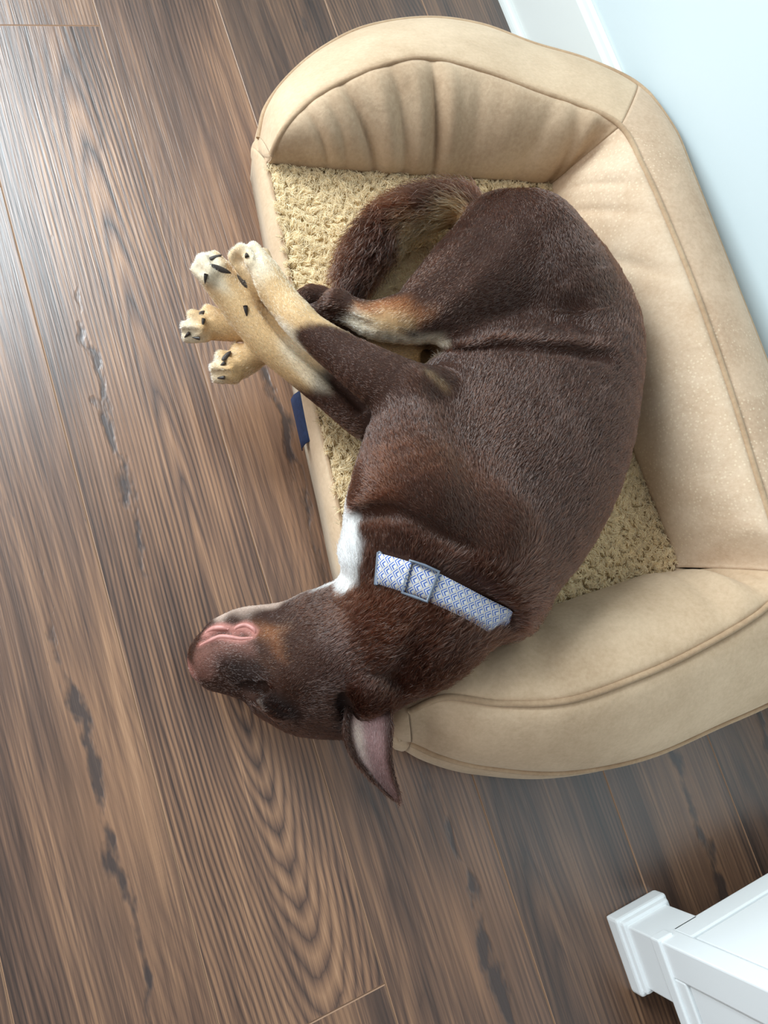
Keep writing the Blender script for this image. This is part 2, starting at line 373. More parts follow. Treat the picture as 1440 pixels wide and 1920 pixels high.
# keep the outer seam clear of the wall and baseboard
C2[:, 0] = np.minimum(C2[:, 0], WX - 0.020)
cen = np.array([0.58, 0.34, 0.0])
S = np.arange(len(C0)) / NS      # station parameter
C3 = C2.copy(); od = C2 - cen; od[:, 2] = 0; od /= np.linalg.norm(od, axis=1)[:, None]
C3 = C2 + od * (0.006 + 0.003 * np.clip((S - 16) / 2, 0, 1) * np.clip((23 - S) / 2, 0, 1))[:, None]; C3[:, 0] = np.minimum(C3[:, 0], WX - 0.036); C3[:, 2] = 0.001
corner = np.maximum(np.exp(-((S - 9) / 0.55) ** 2), np.exp(-((S - 16) / 0.55) ** 2))
def patch(name, A, B, bul, up, lo, hi, mat, nv=18, disp=None):
    """padded fabric strip between two seams, bulging by bul along up"""
    i0, i1 = int(lo * NS), int(hi * NS) + 1
    A, B = A[i0:i1], B[i0:i1]; s = S[i0:i1]; V = []; n = len(A)
    U = up[i0:i1]; bl = np.broadcast_to(np.asarray(bul), S.shape)[i0:i1]
    vv = np.linspace(0, 1, nv)
    prof = (4 * vv * (1 - vv)) ** 0.62
    P = A[:, None] * (1 - vv)[None, :, None] + B[:, None] * vv[None, :, None] + U[:, None] * (bl[:, None] * prof[None])[:, :, None]
    if disp is not None: P = P + U[:, None] * (disp(s[:, None], vv[None]))[:, :, None]
    V = P.reshape(-1, 3)
    Fc = [(a * nv + b, (a + 1) * nv + b, (a + 1) * nv + b + 1, a * nv + b + 1) for a in range(n - 1) for b in range(nv - 1)]
    o = mesh_obj(name, V, Fc, mat); child(o, bed)
    me = o.data; bm = bmesh.new(); bm.from_mesh(me); bmesh.ops.recalc_face_normals(bm, faces=bm.faces); bm.to_mesh(me); bm.free()
    sm = o.modifiers.new('thickness', 'SOLIDIFY'); sm.thickness = 0.002; sm.offset = -1
    return o, P
inw = -od.copy(); U1 = inw * 0.75; U1[:, 2] = 0.75; U1 /= np.linalg.norm(U1, axis=1)[:, None]
U2 = od * 0.6; U2[:, 2] = 0.8; U2 /= np.linalg.norm(U2, axis=1)[:, None]
def folds(s, v):
    d = np.zeros(np.broadcast(s, v).shape)
    for s0, wd, a, sl in ((2.2, .16, -.004, .3), (2.9, .13, -.003, .2), (3.45, .12, -.009, .45), (3.95, .16, .005, .15), (4.35, .11, -.005, .10), (4.75, .14, .004, -.05),
                          (5.15, .10, -.008, -.05), (5.45, .16, .005, -.12), (6.0, .14, -.003, -.2), (6.6, .22, .003, -.3), (7.3, .2, -.003, -.4), (8.1, .18, -.005, .7), (8.5, .14, .004, .7)):
        d = d + 1.7 * a * np.exp(-((s - s0 - sl * (0.7 - v)) / wd) ** 2) * np.sin(np.pi * np.clip(v * .93 + .05, 0, 1)) ** 0.6
    return d
def folds_back(s, v):
    d = np.zeros(np.broadcast(s, v).shape)
    for s0, wd, a, sl in ((9.5, .15, .004, 1.0), (9.95, .10, -.004, .8), (10.7, .12, -.004, .5), (11.55, .10, -.005, .45), (12.6, .2, -.0025, .3), (14.2, .25, -.003, -.2), (15.0, .2, -.003, -.4), (15.6, .14, .005, -.9)):
        d = d + 1.7 * a * np.exp(-((s - s0 - sl * (v - .4)) / wd) ** 2) * np.sin(np.pi * v) ** 0.8 * (1 - 0.6 * v)
    return d
def folds_low(s, v):
    d = np.zeros(np.broadcast(s, v).shape)
    for s0, wd, a, sl in ((16.35, .12, -.006, .9), (16.7, .14, .005, .9), (17.1, .12, -.004, .8), (18.6, .4, .002, .2), (20.2, .35, -.003, .2), (21.5, .2, .003, .3)):
        d = d + 1.7 * a * np.exp(-((s - s0 - sl * (v - .5)) / wd) ** 2) * np.sin(np.pi * v) ** 0.8
    return d
endt = np.clip(np.minimum(S, 23 - S) / 2.5, 0.12, 1)
b1 = 0.034 * endt * (1 - 0.85 * corner)
patch('inner_panel', C0, C1, b1, U1, 0, 9, M_IN_SHADED, 26, folds)
patch('inner_panel', C0, C1, b1 * 1.0, U1, 9, 16, M_BACK, 22, folds_back)
patch('inner_panel', C0, C1, b1 * 0.9, U1, 16, 23, M_BAND, 22, folds_low)
b2 = 0.026 * np.clip(np.minimum(S, 23 - S) / 1.5, 0.35, 1) * (1 - 0.3 * corner)
_, PB = patch('top_band', C1, C2, b2 * 0.62, U2, 0, 9, M_BAND)
patch('top_band', C1, C2, b2 * 0.7, U2, 9, 16, M_BBAND)
patch('top_band', C1, C2, b2 * 0.75, U2, 16, 23, M_BAND)
patch('side_panel', C2, C3, 0.006 + 0.003 * np.clip((S - 16) / 2, 0, 1) * np.clip((23 - S) / 2, 0, 1), od, 0, 23, M_BAND, 8)
def end_cap(i, push):
    a, b, c, d = C0[i], C1[i], C2[i], C3[i]; e = a.copy(); e[2] = 0.001
    ring_ = []
    for p, q, u, bl in ((a, b, U1[i], b1[i]), (b, c, U2[i], b2[i]), (c, d, od[i], 0.010)):
        for t in np.linspace(0, 1, 12)[:-1]: ring_.append(p * (1 - t) + q * t + u * bl * (4 * t * (1 - t)) ** .62)
    ring_ += [d, (d + e) / 2, e, (e + a) / 2]
    ring_ = np.array(ring_); cc = ring_.mean(0); V = [ring_]; nr = len(ring_)
    for t in (0.9, 0.75, 0.5, 0.25, 0.02): V.append(cc + (ring_ - cc) * t + push * math.sqrt(1 - t * t))
    Fc = [(k * nr + j, k * nr + (j + 1) % nr, (k + 1) * nr + (j + 1) % nr, (k + 1) * nr + j) for k in range(5) for j in range(nr)] + [tuple(5 * nr + j for j in range(nr))]
    o = mesh_obj('arm_end', np.vstack(V), Fc, M_BAND); child(o, bed)
end_cap(0, np.array([-.005, -.004, 0])); end_cap(len(C0) - 1, np.array([-.020, .004, .0]))
tube('piping', C1 + U1 * 0.001 + np.array([0, 0, .0015]), 0.0042, M_PIPE, bed)
tube('piping', C2 + od * 0.0015 + np.array([0, 0, .0015]), 0.0044, M_PIPE, bed)

# mattress: outline = inner foot seam of the bolster + front edge
FT = [at(*p) for p in ((500,303,.100), (516,380,.102), (540,500,.102), (566,640,.102), (600,800,.102), (632,940,.102), (662,1080,.100), (695,1190,.094), (735,1285,.090))]
FT = spline(np.array(FT), 10)
FB = [at(*p) for p in ((476,290,.055), (492,380,.05), (514,500,.048), (544,640,.046), (576,800,.046), (608,940,.046), (638,1080,.046), (680,1200,.046), (752,1390,.046))]
FB = spline(np.array(FB), 10)
fdir = np.array([-0.9925, 0.122, 0])
FG = FB.copy(); FG[:, 2] = 0.001; FG = FG - fdir * 0.004
nv = 10; V = []
for j, vv in enumerate(np.linspace(0, 1, nv)):
    for q in range(len(FT)):
        p = (1 - vv) ** 2 * FT[q] + 2 * vv * (1 - vv) * (FB[q] + fdir * 0.012 + np.array([0, 0, .035])) + vv * vv * FB[q]
        V.append(p)
for q in range(len(FB)): V.append(FG[q])
nf = len(FT)
Fc = [(j * nf + q, j * nf + q + 1, (j + 1) * nf + q + 1, (j + 1) * nf + q) for j in range(nv) for q in range(nf - 1)]
fp = mesh_obj('front_panel', V, Fc, M_BAND); child(fp, bed)
sm = fp.modifiers.new('thickness', 'SOLIDIFY'); sm.thickness = 0.003
seamline = FT + np.array([0, 0, .001])
tube('piping', seamline[2:], 0.0022, M_PIPE, bed, 8)
# pad surface
g = NT('fleece_base'); g.surf(**{'Base Color': lin(240, 218, 180), 'Roughness': 0.95}); M_PAD = g.m
loop = np.vstack([C0, FT[::-1]]); cen2 = np.array([0.57, 0.36, ZP])
V = []; rings = 12; nl = len(loop)
for rI in range(rings + 1):
    t = rI / rings
    for p in loop:
        q = cen2 * (1 - t) + p * t
        q[2] = ZP + 0.004 * math.sin(t * math.pi) - 0.003 * t ** 6
        V.append(q)
Fc = [(rI * nl + i, rI * nl + (i + 1) % nl, (rI + 1) * nl + (i + 1) % nl, (rI + 1) * nl + i) for rI in range(rings) for i in range(nl)]
V += [(p[0], p[1], 0.004) for p in loop]
o_ = (rings + 1) * nl
Fc += [(rings * nl + i, rings * nl + (i + 1) % nl, o_ + (i + 1) % nl, o_ + i) for i in range(nl)]
pad = mesh_obj('fleece_pad', V, Fc, M_PAD); child(pad, bed)
# blue woven label on the front panel
g = NT('blue_label'); co = g.n('ShaderNodeTexCoord').outputs['Object']
g.surf(**{'Base Color': g.mix(g.noise(co, 240, 2), lin(16, 26, 54), lin(38, 56, 96)), 'Roughness': 0.8}); M_TAG = g.m
ta, tb = at(561, 735, .07), at(582, 828, .07)
V = []
for t in np.linspace(0, 1, 8):
    p = ta * (1 - t) + tb * t
    for zz, oo in ((.078, -.001), (.062, .006), (.045, .007), (.032, .004)):
        V.append((p[0] + fdir[0] * oo - .001, p[1] + fdir[1] * oo, zz))
Fc = [(a * 4 + b, a * 4 + b + 1, a * 4 + b + 5, a * 4 + b + 4) for a in range(7) for b in range(3)]
tg = mesh_obj('fabric_label', V, Fc, M_TAG); child(tg, bed); tg['label'] = 'navy blue woven label on the front edge'
tg.modifiers.new('t', 'SOLIDIFY').thickness = 0.0015
#DOG#
# ------------------------------------------------------------------ the dog: one continuous implicit body
GH = 0.0032
LO = np.array([0.02, -0.26, -0.004]); HI = np.array([0.92, 0.78, 0.36])
NG = np.ceil((HI - LO) / GH).astype(int)
GX, GY, GZ = (LO[a] + GH * np.arange(NG[a]) for a in range(3))
SDF = np.full(NG, 0.3, np.float32)
CH = []      # chains kept for flow, hair length
def seg_dist(P, a, b, ra, rb, za, zb):
    ab = b - a; L = float(ab @ ab) + 1e-12
    x, y, z = (P[0] - a[0], P[1] - a[1], P[2] - a[2]) if isinstance(P, tuple) else (P[:, 0] - a[0], P[:, 1] - a[1], P[:, 2] - a[2])
    t = np.clip((x * ab[0] + y * ab[1] + z * ab[2]) / L, 0, 1)
    r = ra + (rb - ra) * t; rz = za + (zb - za) * t
    dz = (z - t * ab[2]) * (r / rz)
    return np.sqrt((x - t * ab[0]) ** 2 + (y - t * ab[1]) ** 2 + dz * dz) - r
def chain(nodes, k=0.02, hair=0.010, n=4, flow=1, sub=False, raw=False):
    """smooth limb through (px, py, z, r[, rz]); joined to the body with blend radius k"""
    P = np.array([[*(q[:3] if raw else at(*q[:3])), q[3], q[4] if len(q) > 4 else q[3]] for q in nodes])
    P = spline(P, n) if len(P) > 1 else np.vstack([P, P + 1e-5])
    pad = k + 0.010
    box = lambda Q: (np.maximum(((Q[:, :3] - Q[:, 3:5].max(1)[:, None] - pad - LO).min(0) / GH).astype(int), 0), np.minimum(((Q[:, :3] + Q[:, 3:5].max(1)[:, None] + pad - LO).max(0) / GH).astype(int) + 1, NG))
    lo, hi = box(P); d = np.full(hi - lo, 0.3, np.float32)
    for i in range(len(P) - 1):
        l, h = box(P[i:i + 2])
        G = (GX[l[0]:h[0]].astype(np.float32)[:, None, None], GY[l[1]:h[1]].astype(np.float32)[None, :, None], GZ[l[2]:h[2]].astype(np.float32)[None, None, :])
        e = seg_dist(G, P[i, :3], P[i + 1, :3], P[i, 3], P[i + 1, 3], P[i, 4], P[i + 1, 4])
        sl = tuple(slice(l[a] - lo[a], h[a] - lo[a]) for a in range(3)); d[sl] = np.minimum(d[sl], e)
    sl = tuple(slice(lo[a], hi[a]) for a in range(3)); A = SDF[sl]
    if sub:
        h = np.clip(0.5 - 0.5 * (A + d) / k, 0, 1); SDF[sl] = A * (1 - h) - d * h + k * h * (1 - h)
    else:
        h = np.clip(0.5 + 0.5 * (d - A) / k, 0, 1); SDF[sl] = d * (1 - h) + A * h - k * h * (1 - h)
        CH.append((P, hair, flow))
# trunk, from shoulder to rump
chain([(852,1000,.195,.118,.085), (890,940,.20,.155,.095), (968,825,.20,.157,.100), (1042,722,.198,.122,.095), (1085,625,.195,.090,.085), (1025,530,.195,.095,.082), (955,480,.19,.078,.07)], 0.03, 0.013, flow=1)
# neck
chain([(880,985,.20,.105,.085), (835,1070,.192,.100,.085), (775,1155,.165,.088,.080), (700,1215,.130,.074), (640,1240,.10,.068)], 0.03, 0.026, flow=-1)
chain([(900,1040,.205,.07), (930,1100,.20,.055), (955,1135,.185,.035)], 0.03, 0.028)          # scruff behind the collar
chain([(708,1040,.165,.046), (728,965,.165,.050), (752,885,.165,.046), (770,820,.165,.04)], 0.03, 0.018)             # breastbone
# skull, cheeks, brow
chain([(655,1255,.098,.074), (590,1250,.092,.076), (540,1255,.086,.060)], 0.025, 0.009, flow=-1)
chain([(640,1330,.075,.036), (570,1325,.070,.034), (515,1310,.066,.024)], 0.025, 0.009, flow=-1)
chain([(640,1160,.12,.045), (590,1165,.11,.036)], 0.03, 0.014, flow=-1)                      # throat
# muzzle and lower jaw
chain([(535,1248,.086,.056), (480,1232,.080,.047), (432,1225,.074,.042), (404,1232,.068,.034), (390,1246,.062,.022)], 0.02, 0.007, flow=-1)
chain([(442,1262,.070,.027), (410,1262,.064,.022)], 0.015, 0.006, flow=-1)                   # upper lip
chain([(590,1170,.100,.034), (520,1172,.092,.028), (455,1170,.086,.021), (410,1180,.080,.014)], 0.012, 0.005, flow=-1)
chain([(376,1254,.064,.0105), (380,1247,.068,.010)], 0.008, 0.002, flow=-1)                  # nose
# upper arm and shoulder of the upper side
chain([(905,1000,.25,.050), (815,935,.245,.065), (778,850,.245,.058), (785,768,.245,.046)], 0.035, 0.012, flow=1)
chain([(752,915,.225,.050), (722,938,.215,.036)], 0.025, 0.013)
# upper foreleg
chain([(812,742,.250,.034), (770,742,.248,.040), (700,703,.240,.034), (640,664,.230,.027), (585,624,.222,.0225), (560,600,.219,.0225), (528,562,.213,.021), (492,518,.208,.024), (472,494,.205,.021)], 0.014, 0.008)
# lower foreleg
chain([(750,800,.165,.045), (690,775,.165,.036), (630,735,.164,.030), (572,692,.164,.0275), (515,645,.166,.0275), (475,603,.170,.0255), (436,556,.176,.023), (405,516,.182,.022), (392,502,.184,.018)], 0.006, 0.008)
# thigh of the upper hind leg
chain([(985,470,.225,.080), (1035,550,.225,.080), (1062,605,.222,.050), (1085,640,.212,.028)], 0.03, 0.010)
chain([(985,490,.23,.085,.075), (915,530,.228,.070,.062), (850,567,.222,.050), (787,592,.215,.038), (712,601,.203,.0265), (665,588,.194,.020), (632,573,.188,.020)], 0.02, 0.010)
chain([(935,430,.215,.045), (860,495,.215,.036), (800,550,.212,.026)], 0.02, 0.020)           # back of the thigh
chain([(1060,625,.240,.030), (960,632,.235,.022), (860,628,.220,.020)], 0.02, 0.010)          # front of the thigh
chain([(1128,655,.262,.014), (1100,652,.262,.018), (1040,648,.255,.014)], 0.014, 0.018, flow=-1)   # skin fold of the flank
# rear pastern of the upper hind leg
chain([(632,573,.188,.020), (598,590,.172,.0165), (520,612,.150,.016), (450,614,.138,.0185), (405,610,.132,.020), (378,610,.130,.018)], 0.008, 0.008)
# lower hind leg
chain([(890,650,.145,.055), (800,672,.142,.045), (720,660,.142,.036), (650,605,.145,.025), (588,560,.148,.0185), (540,600,.143,.016), (490,655,.136,.0175), (452,680,.131,.020), (428,688,.129,.019)], 0.008, 0.010)
# tail
chain([(905,440,.165,.034), (868,404,.158,.026), (810,398,.150,.023), (748,418,.144,.024), (700,462,.138,.023), (672,505,.134,.018), (660,535,.130,.010)], 0.012, 0.052)
# toes: (px, py, z) of knuckle and tip
TOES = []
def toes(lst, r):
    for a, b in lst:
        pa, pb = at(*a), at(*b)
        chain([(*pa, r * .96), (*pb, r * 0.84)], 0.0035, 0.005, raw=True, n=1)
        TOES.append((pa, pb, r))
toes([((462,508,.214), (441,482,.212)), ((470,492,.222), (452,470,.218)), ((488,488,.216), (475,466,.210)), ((500,502,.204), (494,478,.198))], .0115)      # upper forepaw
toes([((390,522,.194), (371,505,.193)), ((396,508,.200), (380,488,.198)), ((412,502,.196), (402,484,.194)), ((425,522,.188), (420,502,.188))], .0112)      # lower forepaw
toes([((385,628,.136), (352,632,.134)), ((372,618,.146), (350,612,.143)), ((384,600,.144), (362,592,.142)), ((405,592,.138), (390,582,.136))], .0105)      # upper hind paw
toes([((440,706,.134), (408,708,.131)), ((428,694,.142), (404,690,.139)), ((436,678,.142), (415,668,.139)), ((455,668,.136), (444,655,.133))], .0105)      # lower hind paw
def sdf_at(P):
    q = (np.asarray(P) - LO) / GH; i = np.clip(q.astype(int), 0, NG - 2); f = q - i; f = np.clip(f, 0, 1); r = 0
    for a in (0, 1):
        for b in (0, 1):
            for c in (0, 1):
                wgt = (f[:, 0] if a else 1 - f[:, 0]) * (f[:, 1] if b else 1 - f[:, 1]) * (f[:, 2] if c else 1 - f[:, 2])
                r = r + wgt * SDF[i[:, 0] + a, i[:, 1] + b, i[:, 2] + c]
    return r
# ------------------------------------------------------------------ surface lookups
def hit(px, py, z0=0.36):
    """first point of the dog's surface seen at a pixel, and its normal"""
    a = at(px, py, z0); d = _n(a - CAM); t = np.arange(0, 0.6, 0.0015); P = a + t[:, None] * d
    v = sdf_at(P); i = np.argmax(v < 0)
    if not (v < 0).any(): return at(px, py, 0.02), np.array([0, 0, 1.])
    f = v[i - 1] / (v[i - 1] - v[i] + 1e-9); p = P[i - 1] + (P[i] - P[i - 1]) * f
    e = 0.006; g_ = np.array([sdf_at((p + e * u)[None])[0] - sdf_at((p - e * u)[None])[0] for u in np.eye(3)])
    return p, _n(g_)

def groove(pts, r, depth, k=0.010):
    """press a crease along the visible surface; pts are (px, py[, depth factor])"""
    Q = []
    for q in pts:
        p, n_ = hit(q[0], q[1]); Q.append((*(p + n_ * (r - depth * (q[2] if len(q) > 2 else 1.0))), r))
    chain(Q, k, sub=True, raw=True)
def bulge(px, py, r, out, k=0.012, hair=0.008):
    p, n_ = hit(px, py); chain([(*(p + n_ * (out - r)), r)], k, hair, raw=True, n=1)
groove([(800,668,2.4), (850,655,2.0), (930,646,1.3), (1030,652), (1110,662), (1142,668,.5)], .012, .014, .010)    # thigh against the ribs
groove([(1048,598,.5), (1080,590), (1098,612,.8)], .020, .010, .02)                                       # hollow of the flank
groove([(668,968,1.3), (715,964,1.3), (765,975), (820,1005), (885,1045,.6)], .011, .010, .012)            # shoulder against the neck
groove([(444,488), (468,536), (505,590), (548,640), (610,695), (680,765)], .007, .009, .006)              # between the forelegs
groove([(835,745,.5), (885,840), (905,930), (900,985,.4)], .035, .006, .03)                               # behind the shoulder
groove([(850,1085,.4), (900,1128), (945,1172,1.2)], .014, .012, .014)                                     # under the scruff
groove([(736,1292,1.2), (760,1235), (785,1185,.5)], .016, .008, .015)                                     # fold behind the cheek
groove([(930,440,.3), (870,500,.6), (800,560,.4)], .025, .003, .02)
groove([(700,612,.6), (640,592), (610,585,.6)], .006, .004, .006)
bulge(502, 1316, .016, .008); bulge(525, 1338, .016, .006); bulge(545, 1285, .022, .003); bulge(600, 1215, .035, .004, .03)
groove([(455,1291,.6), (476,1291,1.5), (487,1293,1.0)], .010, .014, .006)                                                    # stop
groove([(490,1322,.8), (505,1333), (528,1343,.8)], .003, .004, .004)                                      # closed eye
groove([(376,1202,.6), (400,1188), (426,1184), (446,1187), (478,1188,.7)], .0036, .0065, .003) # mouth line
for a_, b_ in (((452,492), (438,476)), ((466,484), (456,467)), ((484,484), (477,465)), ((381,511), (368,499)), ((405,500), (396,484)), ((372,622), (345,622)), ((374,605), (350,601)), ((394,594), (378,584)), ((432,700), (402,699)), ((430,684), (406,679)), ((446,672), (428,661))):
    groove([a_, b_], .0032, .0045, .003)
bulge(697, 1316, .024, .010, .014, .016); bulge(676, 1300, .018, .006, .012, .014)
groove([(640,1318), (648,1345,.8)], .012, .012, .01)                                                      # in front of the ear
def surface_nets(D, h, lo):
    s = D < 0; n = D.shape
    c = np.zeros([m - 1 for m in n], np.int8)
    for dx in (0, 1):
        for dy in (0, 1):
            for dz in (0, 1): c += s[dx:n[0] - 1 + dx, dy:n[1] - 1 + dy, dz:n[2] - 1 + dz]
    act = (c > 0) & (c < 8); idx = np.full(act.shape, -1, np.int64); cells = np.argwhere(act); idx[act] = np.arange(len(cells))
    acc = np.zeros((len(cells), 3)); cnt = np.zeros(len(cells))
    corners = [(a, b, d) for a in (0, 1) for b in (0, 1) for d in (0, 1)]
    vals = {q: D[cells[:, 0] + q[0], cells[:, 1] + q[1], cells[:, 2] + q[2]] for q in corners}
    for q in corners:
        for ax in range(3):
            if q[ax] == 0:
                q2 = tuple(1 if i == ax else q[i] for i in range(3)); a, b = vals[q], vals[q2]; m = (a < 0) != (b < 0)
                t = np.where(m, a / np.where(m, a - b, 1), 0); p = np.tile(np.array(q, float), (len(cells), 1)); p[:, ax] += t
                acc[m] += p[m]; cnt[m] += 1
    V = lo + h * (cells + acc / cnt[:, None]); Fq = []
    for ax in range(3):
        u, v = (ax + 1) % 3, (ax + 2) % 3
        a = np.take(s, range(n[ax] - 1), ax); b = np.take(s, range(1, n[ax]), ax); ch = np.argwhere(a != b)
        ch = ch[(ch[:, u] > 0) & (ch[:, v] > 0) & (ch[:, u] < n[u] - 1) & (ch[:, v] < n[v] - 1)]
        def cell(du, dv):
            e = ch.copy(); e[:, u] -= du; e[:, v] -= dv; return idx[e[:, 0], e[:, 1], e[:, 2]]
        q = np.stack([cell(1, 1), cell(0, 1), cell(0, 0), cell(1, 0)], 1)
        fl = ~s[ch[:, 0], ch[:, 1], ch[:, 2]]; q[fl] = q[fl][:, ::-1]; Fq.append(q)
    return V, np.vstack(Fq)
BV, BF = surface_nets(SDF, GH, LO)
def smooth_mesh(V, Fq, it, lam=0.5):
    for _ in range(it):
        acc = np.zeros_like(V); cnt = np.zeros(len(V))
        for a, b in ((0, 1), (1, 2), (2, 3), (3, 0)):
            np.add.at(acc, Fq[:, a], V[Fq[:, b]]); np.add.at(acc, Fq[:, b], V[Fq[:, a]])
            np.add.at(cnt, Fq[:, a], 1); np.add.at(cnt, Fq[:, b], 1)
        V = V + lam * (acc / cnt[:, None] - V)
    return V
BV = smooth_mesh(BV, BF, 3)
def vnormals(V, Fq):
    fn = np.cross(V[Fq[:, 2]] - V[Fq[:, 0]], V[Fq[:, 3]] - V[Fq[:, 1]]); N = np.zeros_like(V)
    for a in range(4): np.add.at(N, Fq[:, a], fn)
    return N / (np.linalg.norm(N, axis=1)[:, None] + 1e-12)
# ear of the upper side: a thin cupped leaf joined into the body mesh
def ear_mesh():
    Lp = spline(np.array([(664,1296,.135), (648,1335,.150), (644,1378,.150), (660,1420,.140), (690,1456,.125), (722,1488,.100), (744,1503,.085)]), 5)
    Rp = spline(np.array([(718,1290,.150), (731,1325,.162), (735,1365,.160), (733,1410,.148), (738,1450,.130), (747,1486,.105), (748,1504,.085)]), 5)
    nu, nw = len(Lp), 15; V = []
    for i in range(nu):
        t = i / (nu - 1); a, b = at(*Lp[i]), at(*Rp[i])
        for j in range(nw):
            u = -1 + 2 * j / (nw - 1); sn = (u + 1) / 2
            p = a * (1 - sn) + b * sn; p[2] -= 0.022 * (1 - t) ** 0.8 * (1 - abs(u) ** 2.2) - 0.004 * t
            V.append(p)
    V = np.array(V)
    Fq = np.array([(a * nw + b, a * nw + b + 1, (a + 1) * nw + b + 1, (a + 1) * nw + b) for a in range(nu - 1) for b in range(nw - 1)])
    if vnormals(V, Fq)[:, 2].mean() < 0: Fq = Fq[:, ::-1]
    N = vnormals(V, Fq); Vt = V + N * 0.0018; Vb = V - N * 0.0018; m = len(V)
    ed = [i for i in range(nw)] + [a * nw + nw - 1 for a in range(1, nu)] + [(nu - 1) * nw + b for b in range(nw - 2, -1, -1)] + [a * nw for a in range(nu - 2, 0, -1)]
    rim = np.array([(ed[i], ed[(i + 1) % len(ed)], ed[(i + 1) % len(ed)] + m, ed[i] + m) for i in range(len(ed))])
    if Fq[0][1] == 1: rim = rim[:, ::-1]
    uv = np.array([[i / (nu - 1), -1 + 2 * j / (nw - 1)] for i in range(nu) for j in range(nw)])
    return np.vstack([Vt, Vb]), np.vstack([Fq, Fq[:, ::-1] + m, rim]), m, uv
EV, EF, em, euv = ear_mesh()
nb = len(BV)
BN = np.vstack([vnormals(BV, BF), vnormals(EV, EF)])
AV = np.vstack([BV, EV]); AF = np.vstack([BF, EF + nb])

# ---- per-vertex flow and hair length from the chains
flow = np.zeros_like(BV); hl = np.zeros(nb); wsum = np.zeros(nb) + 1e-9
for P, hair, fl in CH:
    bestd = np.full(nb, 9.0); bd = np.zeros_like(BV)
    for i in range(len(P) - 1):
        e = seg_dist(BV, P[i, :3], P[i + 1, :3], P[i, 3], P[i + 1, 3], P[i, 4], P[i + 1, 4]); m = e < bestd
        bestd[m] = e[m]; bd[m] = _n(P[i + 1, :3] - P[i, :3] + 1e-9) * fl
    wt = np.exp(-np.clip(bestd, 0, 1) / 0.006); flow += wt[:, None] * bd; hl += wt * hair; wsum += wt
hl /= wsum
efl = np.tile(_n(at(746, 1505, .075) - at(690, 1305, .155)), (len(EV), 1))
flow = np.vstack([flow, efl]); hl = np.concatenate([hl, np.full(len(EV), 0.009)])
# ---- coat colour
BROWN = np.array(lin(54, 31, 21)[:3]); RED = np.array(lin(84, 46, 27)[:3]); TAN = np.array(lin(220, 180, 130)[:3]); CREAM = np.array(lin(244, 228, 200)[:3])
WHITE = np.array(lin(246, 244, 240)[:3]); DARK = np.array(lin(24, 14, 12)[:3]); PINK = np.array(lin(196, 134, 122)[:3]); RUST = np.array(lin(160, 100, 60)[:3]); MUZ = np.array(lin(128, 92, 78)[:3])
colr = np.tile(BROWN, (len(AV), 1))
def nz(P, s):
    q = P * s; r = np.zeros(len(P))
    for a in range(6):
        v = np.random.default_rng(a + 5).normal(size=3) * (0.7 + 0.35 * a); r += np.sin(q @ v + 2.1 * a + 1.5 * np.sin(q @ v[[2, 0, 1]] * 0.7)) / (1 + .3 * a)
    return r / 2.6
jit = nz(AV, 38.0)
def paint(c, nodes, soft=0.012, amt=1.0, sel=None):
    global colr
    P = np.array([[*(hit(q[0], q[1])[0] if q[2] is None else at(*q[:3])), q[3]] for q in nodes]); P = spline(P, 3) if len(P) > 1 else np.vstack([P, P + 1e-6])
    d = np.full(len(AV), 9.0)
    for i in range(len(P) - 1): d = np.minimum(d, seg_dist(AV, P[i, :3], P[i + 1, :3], P[i, 3], P[i + 1, 3], P[i, 3], P[i + 1, 3]))
    d = d + jit * soft * 0.8
    t = np.clip(0.5 - d / (2 * soft), 0, 1); t = t * t * (3 - 2 * t) * amt
    if sel is not None: t = t * sel
    colr = colr * (1 - t[:, None]) + c * t[:, None]
# reddish lights on shoulder and neck
paint(RED, [(760,880,.30,.03), (900,870,.32,.02)], .04, .35); paint(RED, [(680,1170,.2,.05), (760,1140,.25,.04)], .03, .35); paint(RED, [(700,930,.25,.04)], .02, .3)
# tan legs
paint(TAN, [(560,606,.22,.040), (520,555,.215,.045), (470,490,.21,.05)], .012); paint(TAN, [(600,600,.235,.012), (680,640,.25,.004)], .008, .8)
paint(CREAM, [(480,510,.235,.022), (455,480,.22,.03)], .02, .8)
paint(TAN, [(540,670,.18,.045), (470,600,.19,.04), (395,500,.2,.04)], .014)
paint(CREAM, [(600,700,.205,.022), (555,660,.205,.025), (520,630,.21,.015)], .014, .85); paint(CREAM, [(420,520,.22,.02), (380,495,.21,.03)], .014, .8)
paint(BROWN, [(700,700,.25,.05), (640,668,.245,.036), (578,630,.24,.016)], .008)
# hind legs
paint(TAN, [(500,612,.15,.04), (380,610,.13,.05)], .012); paint(TAN, [(500,650,.14,.03), (420,690,.13,.045)], .012)
paint(CREAM, [(350,625,.135,.02), (410,705,.13,.02)], .014, .8)
paint(RUST, [(800,590,.265,.018), (720,580,.235,.02), (660,575,.22,.012)], .016, .8); paint(CREAM, [(820,645,.22,.012), (740,628,.21,.014), (660,610,.2,.014)], .012, .85); paint(TAN, [(760,610,.235,.014), (690,605,.225,.014)], .012, .8)
paint(BROWN, [(640,562,.205,.018), (610,560,.19,.015), (585,555,.16,.022)], .008)
paint(TAN, [(800,690,.17,.03), (720,660,.17,.03)], .016, .8)
# tail lights
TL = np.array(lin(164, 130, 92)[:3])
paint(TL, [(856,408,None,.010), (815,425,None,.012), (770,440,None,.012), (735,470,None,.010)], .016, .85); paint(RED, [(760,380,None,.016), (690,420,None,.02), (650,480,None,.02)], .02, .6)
paint(DARK, [(662,535,None,.02), (690,500,None,.010)], .02, .6)
paint(TL, [(815,712,None,.003), (836,732,None,.003)], .010, .45)
